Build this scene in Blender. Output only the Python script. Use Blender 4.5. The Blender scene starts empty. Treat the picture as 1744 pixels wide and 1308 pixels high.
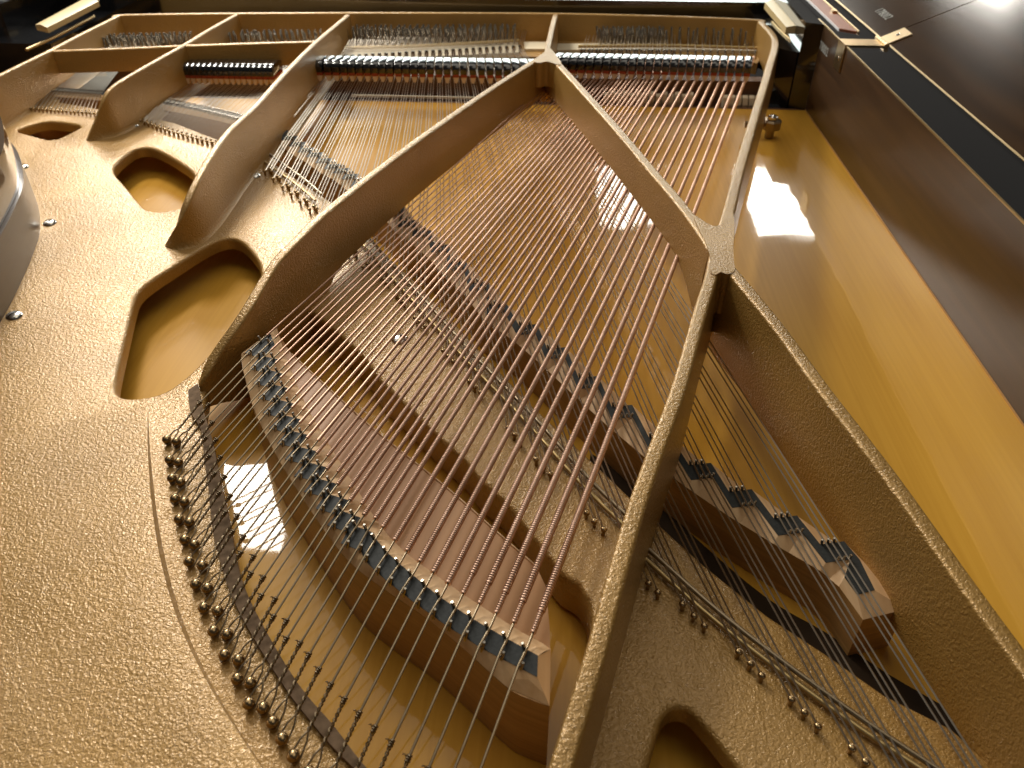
import bpy, bmesh, math, random
from mathutils import Vector, Matrix
random.seed(7)
R_ = math.radians
scn = bpy.context.scene
col = scn.collection

# ------------------------------------------------------------------ camera
F_PX, TH, PS, H = 1350.0, R_(37.4), R_(3.63), 0.45      # focal length in photo pixels, pitch, yaw, height over the strings
cd = bpy.data.cameras.new('camera'); cam = bpy.data.objects.new('camera', cd); col.objects.link(cam)
cd.sensor_width = 36; cd.lens = 36 * F_PX / 1744; cd.clip_start = .02; cd.clip_end = 60
cam.location = (0, 0, H); cam.rotation_euler = (math.pi / 2 - TH, 0, PS)
cd.dof.use_dof = True; cd.dof.focus_distance = .70; cd.dof.aperture_fstop = 11
scn.camera = cam
scn.render.resolution_x, scn.render.resolution_y = 1024, 768

# ------------------------------------------------------------------ light
w = bpy.data.worlds.new('World'); scn.world = w; w.use_nodes = True
w.node_tree.nodes['Background'].inputs[0].default_value = (1.0, .93, .83, 1)
w.node_tree.nodes['Background'].inputs[1].default_value = .06
def panel(x, y, z, sx, sy, power, colr=(1, .95, .86), tilt=(0, 0, 0)):
    l = bpy.data.lights.new('panel_or_fill', 'AREA'); l.shape = 'RECTANGLE'; l.size = sx; l.size_y = sy
    l.energy = power; l.color = colr
    o = bpy.data.objects.new('panel_or_fill', l); col.objects.link(o); o.location = (x, y, z); o.rotation_euler = tilt
panel(1.42, 5.10, 1.7, .34, 1.10, 34)
panel(.43, 5.20, 1.7, .34, 1.10, 26)
panel(-1.80, 4.50, 1.7, .85, 1.25, 190)
panel(-1.46, 3.40, 1.7, .30, .60, 30)
panel(-1.16, 2.20, 1.7, .38, .64, 32)
panel(-.90, 1.75, 2.2, 3.0, 2.6, 24, (1, .92, .78))                     # added soft fill over the piano, stands in for ceiling bounce
panel(.60, .25, 2.2, 1.2, 1.2, 5, (1, .90, .72))                         # added fill lamp over the tail, brightens the near plate opening
panel(-.30, 8.0, 1.50, 4.4, 1.0, 75, (.90, 1, .95), (R_(-90), 0, 0))     # window of the far wall
vs = scn.view_settings
vs.view_transform = 'Standard'; vs.look = 'None'; vs.exposure = 0.0; vs.gamma = 1; vs.use_curve_mapping = False

# ------------------------------------------------------------------ helpers
Fv = Vector((-math.sin(PS) * math.cos(TH), math.cos(PS) * math.cos(TH), -math.sin(TH)))
Rv = Vector((math.cos(PS), math.sin(PS), 0)); Uv = Rv.cross(Fv)
def G(x, y, z):
    """the point at height z that a sight line through photo pixel (x, y) meets: used to survey plan positions"""
    d = Fv + Rv * ((x - 872) / F_PX) - Uv * ((y - 654) / F_PX)
    return Vector((0, 0, H)) + d * ((z - H) / d.z)
def lerp(a, b, t): return a + (b - a) * t
def obj(name, me, mat, parent=None, angle=38):
    if mat and not me.materials: me.materials.append(mat)
    if angle:
        me.shade_smooth(); me.set_sharp_from_angle(angle=R_(angle))
    o = bpy.data.objects.new(name, me); col.objects.link(o)
    if parent: o.parent = parent
    return o
def mk(name, v, f, mat, parent=None, angle=38):
    me = bpy.data.meshes.new(name); me.from_pydata([tuple(p) for p in v], [], f); me.update()
    return obj(name, me, mat, parent, angle)
def fixn(o):
    bm = bmesh.new(); bm.from_mesh(o.data); bmesh.ops.recalc_face_normals(bm, faces=bm.faces); bm.to_mesh(o.data); bm.free(); return o
class MB:
    def __init__(s): s.v = []; s.f = []
    def add(s, v, f):
        n = len(s.v); s.v += [tuple(p) for p in v]; s.f += [tuple(i + n for i in q) for q in f]; return s
    def box(s, a, b, M=None):
        p = [Vector((x, y, z)) for z in (a[2], b[2]) for y in (a[1], b[1]) for x in (a[0], b[0])]
        if M: p = [M @ q for q in p]
        return s.add(p, [(0, 2, 3, 1), (4, 5, 7, 6), (0, 1, 5, 4), (2, 6, 7, 3), (0, 4, 6, 2), (1, 3, 7, 5)])
    def tube(s, pts, rad, n=6, cap=True):
        pts = [Vector(p) for p in pts]; m = len(pts)
        rad = rad if isinstance(rad, (list, tuple)) else [rad] * m
        vv = []; ff = []; up = Vector((0, 0, 1)); pu = None
        for i, p in enumerate(pts):
            t = (pts[min(i + 1, m - 1)] - pts[max(i - 1, 0)]).normalized()
            if pu is None: pu = up if abs(t.z) < .9 else Vector((1, 0, 0))
            a = t.cross(pu).normalized(); b = a.cross(t); pu = b
            for k in range(n):
                q = 2 * math.pi * k / n
                vv.append(p + (a * math.cos(q) + b * math.sin(q)) * rad[i])
        for i in range(m - 1):
            for k in range(n):
                k2 = (k + 1) % n
                ff.append((i * n + k, i * n + k2, (i + 1) * n + k2, (i + 1) * n + k))
        if cap: ff.append(tuple(range(n))[::-1]); ff.append(tuple((m - 1) * n + k for k in range(n)))
        return s.add(vv, ff)
    def lathe(s, prof, n=12, M=None):
        """prof: (radius, z) from bottom to top"""
        vv = []; ff = []
        for r, z in prof:
            for k in range(n):
                q = 2 * math.pi * k / n; vv.append(Vector((r * math.cos(q), r * math.sin(q), z)))
        for i in range(len(prof) - 1):
            for k in range(n):
                k2 = (k + 1) % n; ff.append((i * n + k, i * n + k2, (i + 1) * n + k2, (i + 1) * n + k))
        ff.append(tuple((len(prof) - 1) * n + k for k in range(n)))
        if M: vv = [M @ p for p in vv]
        return s.add(vv, ff)
    def mesh(s, name):
        me = bpy.data.meshes.new(name); me.from_pydata(s.v, [], s.f); me.update(); return me
    def build(s, name, mat, parent=None, angle=38): return obj(name, s.mesh(name), mat, parent, angle)
def inst(name, me, loc, parent, rot=None, scale=None):
    o = bpy.data.objects.new(name, me); col.objects.link(o); o.parent = parent; o.location = loc
    if rot: o.rotation_euler = rot
    if scale: o.scale = scale
    return o
def chaikin(p, it=2, closed=True):
    p = [Vector(q) for q in p]
    for _ in range(it):
        n = len(p); q = [] if closed else [p[0]]
        for i in range(n if closed else n - 1):
            a, b = p[i], p[(i + 1) % n]; q += [a * .75 + b * .25, a * .25 + b * .75]
        if not closed: q.append(p[-1])
        p = q
    return p
def catmull(p, k=6):
    p = [Vector(q) for q in p]; out = []
    for i in range(len(p) - 1):
        a = p[max(i - 1, 0)]; b = p[i]; c = p[i + 1]; d = p[min(i + 2, len(p) - 1)]
        for j in range(k):
            t = j / k
            out.append(.5 * ((2 * b) + (c - a) * t + (2 * a - 5 * b + 4 * c - d) * t * t + (3 * b - a - 3 * c + d) * t ** 3))
    out.append(p[-1]); return out
def along(p, s):
    """points on polyline p at fractions s"""
    p = [Vector(q) for q in p]; L = [0]
    for i in range(len(p) - 1): L.append(L[-1] + (p[i + 1] - p[i]).length)
    out = []
    for t in s:
        d = t * L[-1]; i = 0
        while i < len(p) - 2 and L[i + 1] < d: i += 1
        out.append(p[i].lerp(p[i + 1], (d - L[i]) / max(L[i + 1] - L[i], 1e-9)))
    return out
def area2(p): return sum(p[i].x * p[(i + 1) % len(p)].y - p[(i + 1) % len(p)].x * p[i].y for i in range(len(p))) / 2
def offset(p, d):
    """move a closed loop sideways by d, to the left of its direction"""
    n = len(p); out = []
    for i in range(n):
        a, b, c = p[i - 1], p[i], p[(i + 1) % n]
        t1 = (b - a); t2 = (c - b); t1.z = t2.z = 0
        t = (t1.normalized() + t2.normalized())
        if t.length < 1e-6: t = t2
        t.normalize(); out.append(b + Vector((-t.y, t.x, 0)) * d)
    return out
def slab(name, outer, holes, zt, thick, mat, parent, r=.004):
    """flat casting with rounded edges and openings"""
    bm = bmesh.new(); edges = []
    for k, lp in enumerate([outer] + holes):
        lp = [Vector((q.x, q.y, zt)) for q in lp]
        if (area2(lp) > 0) != (k == 0): lp.reverse()          # outer ccw, holes cw: material lies to the left
        rings = []
        for a in (0, 30, 60, 90):
            dd = r * (1 - math.sin(R_(a))); dz = r * (1 - math.cos(R_(a)))
            rings.append([Vector((q.x, q.y, zt - dz)) for q in offset(lp, dd)])
        rings.append([Vector((q.x, q.y, zt - thick)) for q in lp])
        bv = [[bm.verts.new(q) for q in rg] for rg in rings]
        n = len(lp)
        for i in range(n): edges.append(bm.edges.new((bv[0][i], bv[0][(i + 1) % n])))
        for j in range(len(bv) - 1):
            for i in range(n):
                i2 = (i + 1) % n
                bm.faces.new((bv[j][i], bv[j + 1][i], bv[j + 1][i2], bv[j][i2]))
    bmesh.ops.triangle_fill(bm, use_beauty=True, use_dissolve=False, edges=edges)
    bmesh.ops.recalc_face_normals(bm, faces=bm.faces)
    me = bpy.data.meshes.new(name); bm.to_mesh(me); bm.free()
    return obj(name, me, mat, parent, 50)
def poly_prism(name, top, zt, zb, mat, parent=None, angle=30):
    p = [Vector((q.x, q.y, 0)) for q in top]
    if area2(p) < 0: p.reverse()
    n = len(p)
    v = [(q.x, q.y, zt) for q in p] + [(q.x, q.y, zb) for q in p]
    f = [tuple(range(n)), tuple(range(n, 2 * n))[::-1]] + [(i, i + n, (i + 1) % n + n, (i + 1) % n) for i in range(n)]
    return mk(name, v, f, mat, parent, angle)

# ------------------------------------------------------------------ materials
def mat(name, base, rough=.5, metal=0, coat=0, coat_r=.05, spec=.5, ior=1.5):
    m = bpy.data.materials.new(name); m.use_nodes = True
    b = m.node_tree.nodes['Principled BSDF']
    b.inputs['Base Color'].default_value = (*base, 1); b.inputs['Roughness'].default_value = rough
    b.inputs['Metallic'].default_value = metal; b.inputs['Coat Weight'].default_value = coat
    b.inputs['Coat Roughness'].default_value = coat_r; b.inputs['Specular IOR Level'].default_value = spec
    b.inputs['IOR'].default_value = ior
    return m
def nodes(m): return m.node_tree.nodes, m.node_tree.links, m.node_tree.nodes['Principled BSDF']
def coords(m, scale=(1, 1, 1), rot=(0, 0, 0)):
    N, L, b = nodes(m)
    tc = N.new('ShaderNodeTexCoord'); mp = N.new('ShaderNodeMapping'); mp.inputs['Scale'].default_value = scale
    mp.inputs['Rotation'].default_value = rot; L.new(tc.outputs['Object'], mp.inputs['Vector']); return mp
def noise(m, vec, scale, detail=2, dist=0, rough=.5):
    N, L, b = nodes(m); n = N.new('ShaderNodeTexNoise'); n.inputs['Scale'].default_value = scale
    n.inputs['Detail'].default_value = detail; n.inputs['Distortion'].default_value = dist; n.inputs['Roughness'].default_value = rough
    L.new(vec.outputs[0], n.inputs['Vector']); return n
def bump(m, h, strength, dist, to='Normal'):
    N, L, b = nodes(m); bp = N.new('ShaderNodeBump'); bp.inputs['Strength'].default_value = strength
    bp.inputs['Distance'].default_value = dist; L.new(h, bp.inputs['Height']); L.new(bp.outputs[0], b.inputs[to]); return bp
def ramp(m, fac, stops):
    N, L, b = nodes(m); r = N.new('ShaderNodeValToRGB'); e = r.color_ramp.elements
    e[0].position, e[0].color = stops[0][0], (*stops[0][1], 1); e[1].position, e[1].color = stops[-1][0], (*stops[-1][1], 1)
    for p, c in stops[1:-1]: q = e.new(p); q.color = (*c, 1)
    L.new(fac, r.inputs[0]); return r

def make_plate():
    m = mat('bronze_plate_paint', (.46, .265, .10), .40, .34, .60, .16)
    N, L, b = nodes(m)
    c = coords(m, (1, 1, 1)); n1 = noise(m, c, 380, 2, .6, .5); n2 = noise(m, c, 800, 1, .2)
    mx = N.new('ShaderNodeMath'); mx.operation = 'MULTIPLY_ADD'; mx.inputs[1].default_value = .35
    L.new(n2.outputs[0], mx.inputs[0]); L.new(n1.outputs[0], mx.inputs[2])
    bp = bump(m, mx.outputs[0], .9, .0012); L.new(bp.outputs[0], b.inputs['Coat Normal'])
    n3 = noise(m, c, 9, 3); r = ramp(m, n3.outputs[0], [(.3, (.36, .200, .046)), (.7, (.46, .262, .066))])
    L.new(r.outputs[0], b.inputs['Base Color'])
    return m
PLATE = make_plate()
def make_board():
    m = mat('spruce_lacquer', (.60, .36, .11), .36, 0, .6, .035, .10)
    N, L, b = nodes(m)
    c = coords(m, (260, 5, 5), (0, 0, R_(-28))); n = noise(m, c, 1.0, 3)
    c2 = coords(m, (14, 2, 2), (0, 0, R_(-28))); n2 = noise(m, c2, 1.0, 2)
    mx = N.new('ShaderNodeMath'); mx.operation = 'MULTIPLY_ADD'; mx.inputs[1].default_value = .45
    L.new(n.outputs[0], mx.inputs[0]); L.new(n2.outputs[0], mx.inputs[2])
    r = ramp(m, mx.outputs[0], [(.45, (.58, .285, .030)), (.95, (.73, .395, .056))])
    L.new(r.outputs[0], b.inputs['Base Color'])
    c3 = coords(m); n3 = noise(m, c3, 6, 2); n4 = noise(m, c, .5, 2)
    ad = N.new('ShaderNodeMath'); ad.operation = 'MULTIPLY_ADD'; ad.inputs[1].default_value = .02
    L.new(n4.outputs[0], ad.inputs[0]); L.new(n3.outputs[0], ad.inputs[2])
    bump(m, ad.outputs[0], .25, .004, 'Coat Normal')
    return m
BOARD = make_board()
def wood(name, c1, c2, rough=.45, rot=0, sc=(120, 6, 120), coat=.1, coat_r=.15):
    m = mat(name, c1, rough, 0, coat, coat_r); N, L, b = nodes(m)
    c = coords(m, sc, (0, 0, R_(rot))); n = noise(m, c, 1, 4, .3)
    r = ramp(m, n.outputs[0], [(.3, c1), (.7, c2)]); L.new(r.outputs[0], b.inputs['Base Color'])
    bump(m, n.outputs[0], .15, .0004); return m
MAPLE = wood('maple_cap', (.66, .41, .20), (.80, .55, .31), .55, 40, coat=0)
BODY = wood('bridge_body_wood', (.42, .22, .068), (.55, .305, .105), .48, 0, (6, 6, 420), .05)
APRON = wood('apron_wood', (.47, .235, .090), (.55, .290, .120), .50, 48, (60, 4, 20), .04)
RED = wood('mahogany_strip', (.30, .075, .02), (.40, .11, .03), .3, 0, (60, 4, 60), .5, .05)
RIMW = wood('rim_veneer', (.040, .018, .006), (.066, .031, .010), .40, 0, (4, 3, 90), .35, .22)
LIDW = wood('lid_veneer', (.022, .010, .0032), (.050, .024, .008), .13, 0, (40, 3, 3), .0, .2)
LIDW.node_tree.nodes['Principled BSDF'].inputs['Specular IOR Level'].default_value = .34
RAIL = wood('rail_wood', (.075, .032, .016), (.11, .048, .022), .5)
SLIDE = wood('slide_wood', (.55, .42, .20), (.62, .48, .25), .4)
BLACK = mat('black_polyester', (.006, .006, .007), .12, 0, 1, .015, .6)
def make_graph():
    m = mat('graphite_top', (.060, .078, .086), .6, 0, 0, .05, .22); c = coords(m); n = noise(m, c, 400, 3)
    r = ramp(m, n.outputs[0], [(.3, (.020, .022, .022)), (.75, (.040, .043, .042))]); nodes(m)[1].new(r.outputs[0], nodes(m)[2].inputs['Base Color'])
    bump(m, n.outputs[0], .2, .0003); return m
GRAPH = make_graph()
STEEL = mat('string_steel', (.52, .46, .38), .30, 1)
OLDST = mat('tarnished_steel', (.30, .235, .155), .33, 1)
BALLM = mat('bronzed_pin', (.36, .25, .13), .24, 1)
PINST = mat('pin_steel', (.42, .38, .32), .24, 1)
CHROME = mat('nickel', (.72, .69, .64), .14, 1)
BRASS = mat('brass', (.66, .47, .24), .30, 1)
GOLDT = mat('gold_trim', (.50, .36, .16), .35, .8)
def make_copper():
    m = mat('copper_winding', (.58, .33, .24), .42, 1); c = coords(m); n = noise(m, c, 26, 3)
    r = ramp(m, n.outputs[0], [(.3, (.49, .305, .215)), (.7, (.66, .44, .33))]); nodes(m)[1].new(r.outputs[0], nodes(m)[2].inputs['Base Color']); return m
COPPER = make_copper()
RFELT = mat('red_felt', (.34, .075, .035), .95, 0, 0, 0, .1)
WFELT = mat('cream_felt', (.72, .54, .36), .95, 0, 0, 0, .1)
CLOTH = mat('cream_cloth', (.66, .58, .43), .9, 0, 0, 0, .1)
def make_strip():
    m = mat('brown_felt_strip', (.115, .075, .045), .9, 0, 0, 0, .15); c = coords(m); n = noise(m, c, 160, 4)
    r = ramp(m, n.outputs[0], [(.3, (.15, .10, .062)), (.7, (.26, .175, .11))]); nodes(m)[1].new(r.outputs[0], nodes(m)[2].inputs['Base Color'])
    bump(m, n.outputs[0], .5, .001); return m
STRIP = make_strip()
STAMP = mat('pale_stamp', (.42, .43, .40), .7)
SLOTSHADE = mat('slot_shade_dark', (.035, .022, .013), .95, 0, 0, 0, .1)  # near-black colour that carries the shade of the slot
BROWNP = mat('polished_brown', (.10, .055, .025), .25, 0, 1, .03, .5)
WHITE = mat('white_cloth', (.72, .76, .74), .8)

# ------------------------------------------------------------------ the piano
piano = bpy.data.objects.new('grand_piano', None); col.objects.link(piano)
piano['label'] = 'open grand piano seen from its tail, with bronze iron plate, copper strings and golden soundboard'
piano['category'] = 'piano'
ZB, ZP = -.055, -.012          # soundboard top, plate top

# --- rim, soundboard -------------------------------------------------
XS, ZR = .464, .098
sb_l = [G(-140, 170, ZB), G(-260, 400, ZB), G(-260, 900, ZB), G(-120, 1330, ZB)]
board = [Vector((XS, 1.555, 0)), Vector((-1.12, 1.555, 0)), Vector((-1.12, 1.25, 0)), Vector((-.98, .95, 0)), Vector((-.72, .66, 0)), Vector((-.52, .36, 0)),
         Vector((-.40, .16, 0)), Vector((-.25, .02, 0)), Vector((.0, -.05, 0)), Vector((.25, -.03, 0)), Vector((.42, .03, 0)), Vector((XS, .12, 0))]
soundboard = poly_prism('soundboard', board, ZB, ZB - .009, BOARD, piano)
rim = bpy.data.objects.new('rim', None); col.objects.link(rim); rim.parent = piano
MB().box((XS, .10, ZB - .08), (.525, 1.558, ZR - .0005)).build('spine_wall', RIMW, rim)
MB().box((XS + .0015, .10, ZR - .0005), (.525, 2.1, ZR)).build('spine_top', BLACK, rim)
MB().box((XS - .0007, .10, ZR - .0018), (XS + .0015, 1.60, ZR + .0005)).build('edge_line', GOLDT, rim)
MB().box((XS - .0016, .10, ZB), (XS - .0002, 1.556, ZB + .0014)).build('soundboard_bead', BODY, rim)
MB().box((.525, .10, ZB - .08), (.527, 2.1, ZR)).build('outer_veneer', BLACK, rim)
# bentside: dark inner ledge below, polished rim above, bulging in towards the strings
b1 = catmull([G(-130, 130, ZP), G(-60, 180, ZP), G(0, 222, ZP), G(30, 290, ZP), G(58, 330, ZP), G(69, 382, ZP), G(58, 428, ZP), G(20, 514, ZP), G(-40, 620, ZP), G(-120, 800, ZP), G(-160, 1000, ZP)], 6)
b1 += catmull([Vector((-.44, .34, 0)), G(-130, 1170, ZR), G(-50, 1262, ZR), G(40, 1318, ZR), G(200, 1372, ZR), Vector((0, .06, 0)), Vector((.2, .03, 0)), Vector((.36, .06, 0)), Vector((.464, .14, 0))], 6)
def wall(name, line, z0, z1, th, m, shift=0):
    n = len(line); v = []; f = []
    nr = []
    for i in range(n):
        t = line[min(i + 1, n - 1)] - line[max(i - 1, 0)]; t.z = 0; t.normalize(); nr.append(Vector((t.y, -t.x, 0)))
    for i, q in enumerate(line):
        a = q + nr[i] * shift; b = q + nr[i] * (shift + th)
        v += [(a.x, a.y, z0), (a.x, a.y, z1), (b.x, b.y, z1), (b.x, b.y, z0)]
    for i in range(n - 1):
        for k in range(4):
            k2 = (k + 1) % 4; f.append((4 * i + k, 4 * i + k2, 4 * i + 4 + k2, 4 * i + 4 + k))
    f += [(0, 3, 2, 1), (4 * n - 4, 4 * n - 3, 4 * n - 2, 4 * n - 1)]
    return fixn(mk(name, v, f, m, rim, 50))
wall('bentside_ledge', b1, ZB - .06, .048, .05, RIMW, 0)
wall('bentside_wall', b1, .0485, ZR, .048, BROWNP, .004)

# --- iron plate --------------------------------------------------------
def px(l, z=ZP): return [G(x, y, z) for x, y in l]
outer = px([(-60, 222), (0, 192), (45, 168), (100, 173), (165, 184), (225, 192), (300, 209), (370, 236), (432, 256), (480, 286), (530, 320), (570, 346), (606, 385),
            (650, 425), (700, 470), (760, 532), (820, 597), (900, 682), (960, 738), (1040, 812), (1090, 860), (1140, 906), (1200, 960), (1308, 1046), (1408, 1111), (1508, 1181), (1570, 1212), (1622, 1238),
            (1700, 1310), (1850, 1470), (1700, 1600), (1200, 1640), (700, 1640), (300, 1600), (-60, 1500), (-200, 1200), (-210, 900), (-150, 700), (-100, 450)])
bass_hole = px([(352, 668), (395, 618), (440, 572), (478, 534), (505, 515), (536, 534), (576, 567), (616, 604), (646, 647), (669, 669), (716, 714), (754, 751), (789, 781), (816, 816), (861, 854), (919, 929), (954, 975),
                (985, 995), (1001, 1020), (1007, 1050), (1004, 1085), (992, 1140), (965, 1240), (935, 1340), (890, 1450), (830, 1500), (760, 1440), (680, 1368), (618, 1303), (568, 1238), (520, 1183), (480, 1123), (438, 1048), (415, 996), (404, 954), (390, 879), (376, 819), (363, 754), (347, 700)])
h1 = chaikin(px([(22, 222), (50, 212), (78, 205), (110, 208), (142, 214), (120, 226), (90, 240), (60, 232)]), 1)
h2 = chaikin(px([(188, 289), (205, 270), (228, 253), (245, 250), (262, 252), (300, 272), (336, 298), (326, 330), (316, 352), (275, 361), (250, 358), (238, 347), (215, 318)]), 2)
h3 = chaikin(px([(195, 668), (198, 640), (212, 580), (226, 520), (232, 500), (250, 482), (300, 450), (350, 418), (380, 405), (403, 406), (420, 418), (446, 452), (440, 490), (410, 540), (370, 585), (330, 630), (285, 666), (250, 676), (212, 678)]), 2)
h4 = chaikin(px([(1092, 1345), (1104, 1308), (1118, 1255), (1130, 1218), (1148, 1204), (1172, 1207), (1195, 1230), (1255, 1305), (1330, 1400), (1280, 1460), (1090, 1460)]), 2)
plate = slab('iron_plate', outer, [bass_hole, h1, h2, h3, h4], ZP, .016, PLATE, piano, .0045)
# raised panel left of the bass hitch pins: a low step that grows towards the tail
gl = [(251, 690, 0), (252, 740, .0025), (256, 800, .005), (263, 870, .008), (276, 950, .011), (296, 1030, .0135), (325, 1110, .016), (370, 1200, .019), (425, 1290, .022), (500, 1400, .025), (590, 1500, .027)]
v = []; f = []; ncol = 8
gp = catmull([Vector((*G(x, y, ZP).xy, h)) for x, y, h in gl], 5)
for i, q in enumerate(gp):
    h = max(q.z, 0) + .0003; t = gp[min(i + 1, len(gp) - 1)] - gp[max(i - 1, 0)]; t.z = 0; t.normalize(); n = Vector((t.y, -t.x, 0)) * -1
    if n.x < 0: n = -n
    base = Vector((q.x, q.y, 0))
    row = [base + n * (.0006 + h * .12) + Vector((0, 0, ZP + .0002)), base + n * .0005 + Vector((0, 0, ZP + h * .82)), base + Vector((0, 0, ZP + h * .97)), base - n * .003 + Vector((0, 0, ZP + h)),
           base - n * .03 + Vector((0, 0, ZP + h)), base - n * .10 + Vector((0, 0, ZP + h * .85)), base - n * .22 + Vector((0, 0, ZP + h * .5)), base - n * .34 + Vector((0, 0, ZP + h * .2 + .0002))]
    v += row
for i in range(len(gp) - 1):
    for k in range(ncol - 1): f.append((i * ncol + k, i * ncol + k + 1, (i + 1) * ncol + k + 1, (i + 1) * ncol + k))
fixn(mk('raised_panel', v, f, PLATE, plate, 32))

def strut(name, pts, wd=.010, zb=.005, flare=False, k=6, draft=.0035, parent=None):
    """swept casting rib: pts are (photo x, photo y, top height); zb a number or one per point"""
    P = [G(*q) for q in pts]
    zbs = zb if isinstance(zb, list) else [zb] * len(P)
    c = catmull(P, k); zz = catmull([Vector((q, 0, 0)) for q in zbs], k)
    v = []; f = []; n = len(c); r = .003; m = None
    for i, q in enumerate(c):
        t = c[min(i + 1, n - 1)] - c[max(i - 1, 0)]; t.z = 0; t.normalize(); s = Vector((-t.y, t.x, 0))
        zt = q.z; b = zz[i].x; zt = max(zt, b + .0012); rr = min(r, (zt - b) * .4); hw = wd / 2
        side = [(hw, zt - rr), (hw - .08 * rr, zt - .6 * rr), (hw - .3 * rr, zt - .3 * rr), (hw - .6 * rr, zt - .08 * rr), (hw - rr, zt)]
        if flare:
            fz = min(.014, (zt - b) * .5)
            side = [(hw + draft + fz * .95, b), (hw + draft + fz * .45, b + fz * .14), (hw + draft + fz * .14, b + fz * .45), (hw + draft, b + fz)] + side
        else: side = [(hw + draft, b)] + side
        sec = side + [(-a, z) for a, z in side[::-1]]
        m = len(sec)
        for a, z in sec: v.append((q.x + s.x * a, q.y + s.y * a, z))
    for i in range(n - 1):
        for j in range(m):
            j2 = (j + 1) % m; f.append((i * m + j, i * m + j2, (i + 1) * m + j2, (i + 1) * m + j))
    f += [tuple(range(m)), tuple((n - 1) * m + j for j in range(m))[::-1]]
    return fixn(mk(name, v, f, PLATE, parent or plate, 60))
ZF = .047
strut('strut', [(402, 24, ZF), (355, 50, .055), (310, 77, .062), (230, 122, .063), (192, 146, .058), (176, 166, .047), (163, 200, .020), (147, 239, ZP)], .009, ZP - .004, True)
strut('strut', [(592, 25, ZF), (536, 72, .060), (486, 122, .067), (436, 178, .067), (390, 221, .067), (360, 261, .064), (337, 301, .056), (317, 343, .040), (300, 384, .015), (285, 414, ZP)], .010, ZP - .004, True)
strut('strut', [(930, 90, .070), (870, 128, .070), (814, 165, .070), (721, 230, .070), (650, 283, .070), (599, 323, .070), (545, 367, .069), (509, 403, .067), (473, 440, .062), (448, 477, .054), (425, 516, .045), (400, 553, .034), (372, 592, .020), (350, 630, .006), (338, 652, -.006)],
      .0115, [.004, .004, .004, .004, .004, .003, -.002, -.03, -.045, -.045, -.045, -.045, -.04, -.03, -.03])
strut('strut', [(931, 90, .070), (950, 107, .070), (1000, 161, .070), (1058, 226, .070), (1112, 290, .070), (1146, 329, .070), (1174, 364, .070), (1197, 396, .070), (1217, 428, .070)], .0125,
      [.010, .012, .016, .020, .022, .022, .020, .008, -.01])
strut('strut', [(930, 96, .070), (939, 52, .058), (946, 24, ZF)], .011, -.008)
strut('strut', [(1296, 36, ZF), (1320, 66, .052), (1310, 115, .060), (1285, 200, .065), (1260, 286, .069), (1244, 350, .070), (1230, 398, .070), (1219, 440, .070)], .0135, [-.01, -.01, -.01, -.005, .0, .005, .0, -.01])
strut('strut', [(1220, 425, .070), (1211, 470, .070), (1192, 532, .070), (1158, 654, .069), (1122, 754, .067), (1087, 854, .065), (1050, 981, .062), (1020, 1093, .059), (990, 1193, .056), (955, 1308, .053), (910, 1450, .048)], .0125, [-.01, .0, .0, .0, -.01, -.014, -.02, -.04, -.04, -.04, -.04])
strut('strut', [(1222, 430, .070), (1246, 458, .070), (1323, 551, .067), (1398, 654, .064), (1468, 745, .062), (1532, 830, .060), (1640, 983, .058), (1744, 1126, .057), (1900, 1340, .057)], .0125, [.0, -.02, -.02, -.02, -.02, -.02, -.02, -.02, -.02])
strut('strut', [(201, 26, ZF), (140, 56, .053), (84, 85, .058), (0, 126, .060), (-90, 172, .060), (-160, 210, .06)], .009, ZP - .004, True)
strut('rear_flange', [(196, 29, ZF), (203, 25, ZF), (300, 23, ZF), (402, 22, ZF), (592, 21, ZF), (760, 21, ZF), (946, 22, ZF), (1150, 27, ZF), (1288, 33, ZF), (1298, 37, ZF)], .009, -.012)
strut('capo_bar', [(84, 86, .056), (200, 82, .057), (312, 77, .060)], .010, .018)
strut('capo_bar', [(312, 77, .060), (430, 73, .060), (538, 70, .060)], .010, .020)
# web of the junction of the three bass struts
poly_prism('strut_web', chaikin(px([(1176, 362), (1192, 372), (1208, 383), (1222, 386), (1234, 378), (1243, 350), (1252, 372), (1248, 440), (1254, 462), (1237, 468), (1228, 462), (1218, 470), (1206, 462), (1212, 432)], .0705), 2), .0707, .025, PLATE, plate)
poly_prism('strut_web', chaikin(px([(905, 104), (925, 92), (935, 78), (948, 95), (960, 112), (942, 108), (932, 104), (918, 108)], .0705), 2), .0708, .03, PLATE, plate)
# deep edge of the tenor hitch plate towards the bass bridge, dark strip painting the shaded gap before the right hitch plate
edge = px([(512, 517), (536, 533), (576, 566), (616, 603), (646, 646), (669, 668), (716, 713), (754, 750), (789, 780), (816, 815), (861, 853), (919, 928), (954, 974), (984, 993), (1000, 1018), (1006, 1050), (1003, 1085)])
ee_ = catmull(edge, 3)
def shift(line, d):
    out = []
    for i, q in enumerate(line):
        t = line[min(i + 1, len(line) - 1)] - line[max(i - 1, 0)]; t.z = 0; t.normalize(); out.append(q + Vector((-t.y, t.x, 0)) * d)
    return out
poly_prism('plate_skirt', shift(ee_, .0012) + shift(ee_, .010)[::-1], -.026, ZB + .004, PLATE, plate)
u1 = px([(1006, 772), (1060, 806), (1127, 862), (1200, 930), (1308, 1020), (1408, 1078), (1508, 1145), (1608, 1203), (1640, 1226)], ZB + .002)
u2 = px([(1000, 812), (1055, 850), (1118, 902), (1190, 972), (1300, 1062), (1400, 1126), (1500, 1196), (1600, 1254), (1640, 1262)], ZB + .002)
poly_prism('slot_shade', catmull(u1, 3) + catmull(u2, 3)[::-1], ZB + .002, ZB + .0003, SLOTSHADE, piano)
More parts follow.
